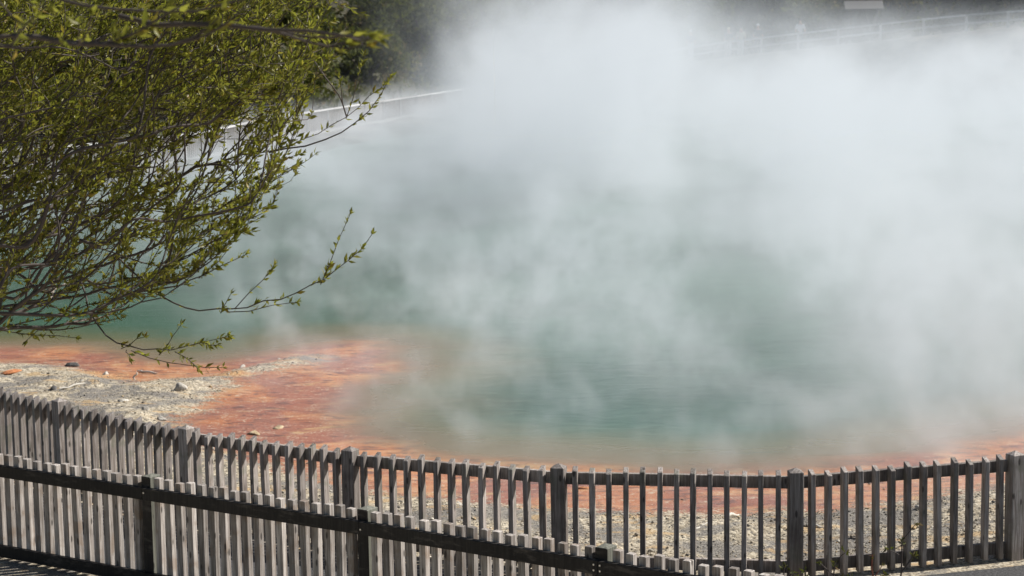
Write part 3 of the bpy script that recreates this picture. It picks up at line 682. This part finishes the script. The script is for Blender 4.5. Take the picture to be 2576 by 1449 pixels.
# ------------------------------------------------------------------ stones
def rock_mesh(seed, sub_=2):
    import bmesh
    r_ = random.Random(seed); planes = [(Vector((r_.gauss(0, 1), r_.gauss(0, 1), r_.gauss(.3, .8))).normalized(), r_.uniform(.45, .8)) for _ in range(9)]
    bm = bmesh.new(); bmesh.ops.create_icosphere(bm, subdivisions=sub_, radius=1)
    for v_ in bm.verts:
        n_ = mnoise.noise(v_.co * 1.3 + Vector((seed * 3.1, 0, 0))) * .55 + mnoise.noise(v_.co * 3.1 + Vector((0, seed, 0))) * .2; v_.co *= 1 + n_
        for pn, pd in planes:
            q = v_.co.dot(pn) - pd
            if q > 0: v_.co -= pn * q
        v_.co.z = max(v_.co.z, -.45)
    v = np.array([x.co[:] for x in bm.verts]); f = np.array([[w_.index for w_ in q.verts] for q in bm.faces]); bm.free(); return v, f
def stone_mat(name, ca, cb):
    m, t, b = mat(name); v = t.n('ShaderNodeTexCoord').outputs['Object']; n_ = t.noise(v, 2.2, 5, .65)
    t.put(b.inputs['Base Color'], t.mix(t.rng(n_, .35, .65), ca, cb)); b.inputs['Roughness'].default_value = .95; bump(t, b, n_, .6, .2); return m
M['rock'] = stone_mat('pale_sinter_rock', (.34, .31, .26), (.58, .55, .48)); M['rock_crust'] = stone_mat('ochre_crust_rock', (.30, .22, .12), (.48, .39, .25)); M['rock_dark'] = stone_mat('dark_rock', (.05, .048, .045), (.14, .13, .12)); M['rock_orange'] = stone_mat('orange_crust', (.40, .14, .05), (.55, .27, .12))
gmz, t, b = mat('loose_gravel'); at = t.n('ShaderNodeAttribute', attribute_name='zone'); t.put(b.inputs['Base Color'], at.outputs['Color']); b.inputs['Roughness'].default_value = .95
# loose gravel as one mass
cand = []
N_ = 150000
yy = 16.2 + (29 - 16.2) * rng.random(N_) ** 1.5; xx = rng.uniform(-.30, .30, N_) * yy
_, dl, do, s, bf = height(xx, yy); k = (dl > .02) & (bf > .02) & (rng.random(N_) < (.25 + .5 * (vnoise(xx, yy, 1.1, 44) > -.05))); k |= (do > .1) & (dl < 0) & (rng.random(N_) < .006)
xx, yy, bf = xx[k], yy[k], bf[k]; zz = height(xx, yy)[0]; n = min(len(xx), 30000); xx, yy, zz, bf = xx[:n], yy[:n], zz[:n], bf[:n]
oct_v = np.array([(1, 0, 0), (-1, 0, 0), (0, 1, 0), (0, -1, 0), (0, 0, .8), (0, 0, -.5)], float); oct_f = np.array([(0, 2, 4), (2, 1, 4), (1, 3, 4), (3, 0, 4), (2, 0, 5), (1, 2, 5), (3, 1, 5), (0, 3, 5)])
sz = np.clip(rng.lognormal(-5.25, .55, n), .003, .045); a = rng.uniform(0, 6.28, n); jit = rng.uniform(.55, 1.35, (n, 6, 3))
vv = oct_v[None] * jit * sz[:, None, None] * np.array([1.2, .9, .75]); ca, sa = np.cos(a)[:, None], np.sin(a)[:, None]
vv = np.stack([vv[:, :, 0] * ca - vv[:, :, 1] * sa, vv[:, :, 0] * sa + vv[:, :, 1] * ca, vv[:, :, 2]], 2) + np.column_stack([xx, yy, zz + sz * .25])[:, None, :]
pal_ = np.array([(.48, .42, .31), (.66, .61, .50), (.33, .28, .21), (.12, .11, .095), (.52, .38, .20), (.40, .34, .25)]); cc = pal_[rng.choice(6, n, p=[.30, .16, .25, .09, .07, .13])] * rng.uniform(.6, 1.05, (n, 1)) * (1 - .45 * np.clip(vnoise(xx, yy, .9, 71) * 4, 0, 1))[:, None]
tag(np_mesh('gravel', vv.reshape(-1, 3), (oct_f[None] + (np.arange(n) * 6)[:, None, None]).reshape(-1, 3), gmz, None, False, np.repeat(np.column_stack([cc, np.ones(n)]), 6, 0)), 'loose pale and dark gravel scattered over the shore', 'gravel', kind='stuff')
rocks = [(455, 985, .085, 'rock', 'pointed white rock on the dark gravel left of the orange shallows'), (135, 978, .08, 'rock_dark', 'dark flat stone just above the fence tops at far left'), (205, 965, .05, 'rock', 'small pale stone left among the flat crust slabs'),
         (30, 938, .13, 'rock_orange', 'rusty orange crust lump near the left frame edge'), (265, 935, .05, 'rock', 'pale stone at the edge of the orange water'), (700, 890, .06, 'rock', 'white stone on the thin spit of pale crust'), (610, 910, .07, 'rock', 'cream stone at the root of the thin spit'),
         (640, 1080, .10, 'rock_crust', 'yellowish flat rock alone in the orange shallows behind the fence'), (700, 1062, .09, 'rock_crust', 'low yellowish rock farther out in the orange shallows'), (530, 1118, .06, 'rock', 'white lump showing between pickets right of the second post'),
         (405, 1050, .07, 'rock', 'cream rock close behind the pickets at the gravel edge'), (310, 1010, .06, 'rock', 'cream stone among white rubble above the fence'), (365, 1030, .05, 'rock', 'white stone where the gravel meets the fence tops'), (180, 912, .09, 'rock_dark', 'dark rubble heap stone by the orange water edge'),
         (1470, 1215, .07, 'rock_orange', 'dry tufted orange crust lump beside the middle fence post'), (1150, 1262, .05, 'rock', 'white splinter of stone seen between pickets in mid fence'), (820, 1085, .08, 'rock_crust', 'pale rock at the lower end of the orange shallows'), (2310, 1290, .045, 'rock', 'single white stone on the misty ground at the right')]
rm = [rock_mesh(k) for k in range(5)]
for i, (x, y, r_, m, lab) in enumerate(rocks):
    p = P(x, y, -.03); zg = float(height(np.array([p.x]), np.array([p.y]))[0][0]); v, f = rm[i % 5]
    o = np_mesh('rock', v * r_ * np.array([1.35, .9, .26 if 'crust' in m or 'orange' in m else .62 if i % 4 else .9]), f, M[m], None, False); o.location = (p.x, p.y, zg + r_ * (.03 if 'crust' in m or 'orange' in m else .14)); o.rotation_euler.z = random.uniform(0, 6); tag(o, lab, 'rock')
M['stick'] = plain('bleached_wood', (.6, .56, .48), .8)
def stick(a, b_, r_, lab, lift=.0):
    pa, pb = P(*a, -.05), P(*b_, -.05)
    za, zb = [float(height(np.array([q.x]), np.array([q.y]))[0][0]) for q in (pa, pb)]; pa.z = za + r_; pb.z = zb + r_ + lift
    if lift: pb.x, pb.y = pa.x + .03, pa.y + .02
    pts = np.linspace(np.array(pa), np.array(pb), 7); pts[1:-1] += rng.normal(0, .008, (5, 3)); v, f = tubes([(pts, np.array([.6, .9, 1, .95, .85, .7, .3]) * r_)], 7)
    tag(np_mesh('stick', v - np.array(pa), f, M['stick'], None, True), lab, 'stick').location = pa
stick((337, 955), (340, 938), .014, 'short white stick standing up from the gravel at left', .12)
stick((1825, 1312), (1858, 1295), .018, 'white bleached stick lying behind the pickets right of the middle post')
stick((1160, 1275), (1185, 1268), .012, 'small pale twig lying on gravel behind the middle pickets')
stick((1735, 1350), (1790, 1330), .010, 'thin pale twig lying low on the gravel near the front rail end')
stick((2030, 1328), (2075, 1335), .012, 'pale broken branch on the ground right of the fifth post')
stick((345, 928), (395, 935), .016, 'grey curved driftwood lying at the edge of the orange water')
stick((862, 1036), (1005, 1080), .02, 'orange stained submerged branch in the shallow water off the orange shore')
stick((150, 985), (215, 975), .015, 'white slab edge stick lying above the leftmost pickets')

# ------------------------------------------------------------------ people on the far boardwalk
def person(label, px, py_feet_y, pose, shirt, legs, hat=None, dist=116):
    x = PD(px, 100, dist).x; s_, zf = far_sd(np.array([x]), np.array([dist])); 
    zg = float(zf[0]) + .06
    root = tag(empty('person', (x, dist, zg)), label, 'person', None)
    def skin(name, vs, es, rs, m, base=0):
        me = bpy.data.meshes.new(name); me.from_pydata(vs, es, []); o = bpy.data.objects.new(name, me); col.objects.link(o); o.parent = root; me.materials.append(m)
        md = o.modifiers.new('skin', 'SKIN'); sv = me.skin_vertices[0].data if me.skin_vertices else None
        if sv is None: me.attributes; 
        for i, r_ in enumerate(rs): me.skin_vertices[0].data[i].radius = (r_, r_) if not isinstance(r_, tuple) else r_
        me.skin_vertices[0].data[base].use_root = True
        o.modifiers.new('sub', 'SUBSURF').levels = 1; o.modifiers['sub'].render_levels = 2; return o
    st = pose
    vs = [(0, 0, .95), (0, 0, 1.15), (0, -.01, 1.38), (0, 0, 1.48), (0, -.01, 1.56), (0, -.02, 1.68),
          (.18, 0, 1.40), (.25, -.02 - st * .05, 1.14), (.24, -.12 - st * .1, .93), (.24, -.15, .84), (-.18, 0, 1.40), (-.25, .02, 1.14), (-.24, -.06, .92), (-.24, -.09, .83),
          (.09, 0, .90), (.10, -.03 - st * .1, .50), (.10, .03 + st * .05, .08), (.10, -.13, .03), (-.09, 0, .90), (-.10, .02 + st * .06, .50), (-.10, .08 + st * .1, .08), (-.10, -.05 + st * .1, .03)]
    es = [(0, 1), (1, 2), (2, 3), (3, 4), (4, 5), (2, 6), (6, 7), (7, 8), (8, 9), (2, 10), (10, 11), (11, 12), (12, 13), (0, 14), (14, 15), (15, 16), (16, 17), (0, 18), (18, 19), (19, 20), (20, 21)]
    rs = [(.15, .11), (.13, .10), (.15, .10), .055, .085, .08, .06, .045, .035, .03, .06, .045, .035, .03, .085, .06, .045, .035, .085, .06, .045, .035]
    skin('body', vs, es, rs, M['skin'])
    ti = [0, 1, 2, 6, 7, 10, 11]; mp_ = {q: i for i, q in enumerate(ti)}
    skin('shirt', [vs[i] for i in ti], [(mp_[a], mp_[b_]) for a, b_ in es if a in mp_ and b_ in mp_], [(.175, .135), (.16, .125), (.17, .12), .075, .06, .075, .06], shirt)
    ti = [0, 14, 15, 16, 18, 19, 20]; mp2 = {q: i for i, q in enumerate(ti)}
    skin('trousers', [vs[i] for i in ti], [(mp2[a], mp2[b_]) for a, b_ in es if a in mp2 and b_ in mp2], [(.16, .125), .105, .08, .065, .105, .08, .065], legs)
    v, f = rock_mesh(11, 2); v = v / np.maximum(np.linalg.norm(v, axis=1)[:, None], .01) * np.array([.092, .105, .085]) + np.array([0, .015, 1.70]); v[:, 2] = np.maximum(v[:, 2], 1.655 - .06 * (v[:, 1] > .03))
    np_mesh('hat' if hat else 'hair', v, f, hat or M['hairm'], root, True)
M['skin'] = plain('skin', (.45, .28, .2), .6); M['hairm'] = plain('dark_hair', (.04, .03, .025), .6); M['white'] = plain('white_cotton', (.75, .75, .76), .9); M['cream'] = plain('cream_cotton', (.62, .58, .42), .9); M['navy'] = plain('dark_cotton', (.05, .055, .08), .9); M['palegrey'] = plain('pale_cotton', (.55, .55, .57), .9)
person('person in white cap and dark clothes at the left end of the misty rail', 1737, 0, .3, M['navy'], M['palegrey'], M['white'])
person('person in cream hat and pale trousers, left one of the pair behind the rail', 1832, 0, .6, M['navy'], M['white'], M['cream'])
person('person in cream top and pale trousers, right one of the pair behind the rail', 1863, 0, .2, M['cream'], M['white'])
person('person in dark clothes with a white cap between the pair and the white shirted walker', 1906, 0, .8, M['navy'], M['navy'], M['white'], 114.6)
person('person in a white shirt walking up the misty boardwalk below the slanted roof', 2012, 0, 1.0, M['white'], M['navy'], None, 112.6)

# ------------------------------------------------------------------ steam: a density field over the pool
vm = bpy.data.materials.new('steam_vapour'); vm.use_nodes = True; vt = NT(vm.node_tree); vm.node_tree.nodes.remove(vm.node_tree.nodes['Principled BSDF'])
pv = vt.n('ShaderNodeVolumePrincipled'); pv.inputs['Color'].default_value = (.925, .96, 1., 1); pv.inputs['Density'].default_value = 1.0; pv.inputs['Anisotropy'].default_value = .25
vm.node_tree.links.new(pv.outputs[0], vm.node_tree.nodes['Material Output'].inputs['Volume'])
def steam(name, label, lo, hi, res, field):
    ng = bpy.data.node_groups.new(name + '_field', 'GeometryNodeTree')
    ng.interface.new_socket('Geometry', in_out='INPUT', socket_type='NodeSocketGeometry'); ng.interface.new_socket('Geometry', in_out='OUTPUT', socket_type='NodeSocketGeometry')
    t = NT(ng); go = t.n('NodeGroupOutput'); t.n('NodeGroupInput')
    vc = t.n('GeometryNodeVolumeCube'); t.put(vc.inputs['Density'], field(t, t.n('GeometryNodeInputPosition').outputs[0]))
    vc.inputs['Min'].default_value = lo; vc.inputs['Max'].default_value = hi
    for nm, k in zip('XYZ', res): vc.inputs['Resolution ' + nm].default_value = k
    smt = t.n('GeometryNodeSetMaterial'); ng.links.new(vc.outputs[0], smt.inputs[0])
    smt.inputs['Material'].default_value = vm; ng.links.new(smt.outputs[0], go.inputs[0])
    me = bpy.data.meshes.new(name); v, f = box(hi[0] - lo[0], hi[1] - lo[1], hi[2] - lo[2], .01); me.from_pydata([(a + (hi[0] + lo[0]) / 2, b_ + (hi[1] + lo[1]) / 2, c_ + lo[2]) for a, b_, c_ in v], [], f); me.materials.append(vm)
    st = bpy.data.objects.new(name, me); col.objects.link(st); md = st.modifiers.new(name, 'NODES'); md.node_group = ng
    tag(st, label, 'steam', kind='stuff')
def parts(t, pos, warp):
    """warped position and small helpers"""
    p = pos
    for sc_, amp, det in warp:
        wv = t.n('ShaderNodeVectorMath', operation='SUBTRACT'); t.put(wv.inputs[0], t.noise(t.vscale(p, (1, .7, 1)), sc_, det, .5, 0, True)); wv.inputs[1].default_value = (.5, .5, .5)
        ad = t.n('ShaderNodeVectorMath', operation='ADD'); t.put(ad.inputs[0], p); t.put(ad.inputs[1], t.vscale(wv.outputs[0], (amp, amp, amp * .5))); p = ad.outputs[0]
    a = t.n('ShaderNodeSeparateXYZ'); t.put(a.inputs[0], pos); b_ = t.n('ShaderNodeSeparateXYZ'); t.put(b_.inputs[0], p)
    mul = lambda *q: q[0] if len(q) == 1 else t.math('MULTIPLY', q[0], mul(*q[1:]))
    add = lambda *q: q[0] if len(q) == 1 else t.math('ADD', q[0], add(*q[1:]))
    return p, a.outputs, b_.outputs, mul, add
BX = ((-26., 15.7, -.15), (50., 112., 10.))
def pool_field(t, pos):
    wp, (x, y, z), (xw, yw, zw), mul, add = parts(t, pos, [(.16, 5., 2), (.7, 1.1, 2)])
    def gauss(cx, cy, gx, gy):
        a = t.math('DIVIDE', t.math('SUBTRACT', xw, cx), gx); b_ = t.math('DIVIDE', t.math('SUBTRACT', yw, cy), gy)
        return t.math('EXPONENT', t.math('MULTIPLY', add(mul(a, a), mul(b_, b_)), -1.))
    zfall = lambda h, soft: t.rng(zw, h * (1 - soft), h, 1., 0.)
    big = t.noise(t.vscale(wp, (1, .38, .85)), .26, 3, .55); fine = t.noise(t.vscale(wp, (1, .42, .7)), .85, 5, .72)
    bn = t.rng(big, .43, .60); fnz = t.rng(fine, .455, .60)
    wisp = add(mul(bn, .7), mul(fnz, add(bn, .2), 1.2))
    clear = t.math('SUBTRACT', 1., mul(t.rng(x, -12, -8, 1, 0), t.rng(y, 55, 62), t.rng(y, 76, 86, 1, 0), .9))
    low = mul(t.rng(yw, 29, 47), zfall(1.7, .9), add(.06, wisp), clear, .062)
    top = t.math('SUBTRACT', zw, t.rng(x, 4, 10, 0, -1.8))
    plume = mul(t.rng(yw, 33, 54), t.rng(xw, -4, 1.5), t.rng(top, 1.2, 7.4, 1., 0.), add(.04, wisp), .155)
    right = mul(gauss(8.6, 22.5, 4.6, 7.5), zfall(3.6, .8), add(.22, wisp), .20)
    left = mul(t.rng(yw, 42, 62), t.rng(xw, -12, -7), t.rng(xw, -3, 2, 1, 0), zfall(1.45, .8), add(.15, wisp), clear, .11)
    lo, hi = BX
    fade = mul(t.rng(y, 15.8, 17.0), t.rng(y, 104, 111, 1, 0), t.rng(z, 8, 9.8, 1, 0), t.rng(x, lo[0] + .5, lo[0] + 6), t.rng(x, hi[0] - 8, hi[0] - 1, 1, 0))
    return t.math('MAXIMUM', mul(add(low, plume, right, left), fade), 0.)
steam('steam', 'thick white steam drifting up from the hot pool', *BX, (330, 300, 52), pool_field)
BW = ((-7., 18.4, -.12), (9.5, 46., 2.3))
def wisp_field(t, pos):
    wp, (x, y, z), (xw, yw, zw), mul, add = parts(t, pos, [(.35, 2.0, 2), (1.3, .55, 3)])
    big = t.noise(t.vscale(wp, (1, .5, .8)), .42, 3, .55); fine = t.noise(t.vscale(wp, (1, .5, .75)), 1.7, 5, .74)
    thick = mul(t.rng(fine, .455, .60), t.rng(big, .45, .60))
    hgt = t.rng(zw, .1, 1.9, 1, 0)
    edge = mul(t.rng(x, -6.9, -5.5), t.rng(x, 8, 9.4, 1, 0), t.rng(y, 18.6, 20.5), t.rng(y, 38, 45.5, 1, 0), t.rng(z, 1.6, 2.25, 1, 0), t.rng(add(x, mul(y, .12)), -1.7, .1))
    return t.math('MAXIMUM', mul(add(mul(thick, .28), .003), hgt, edge), 0.)
steam('steam_wisps', 'thin curling wisps of steam low over the near water', *BW, (200, 200, 34), wisp_field)
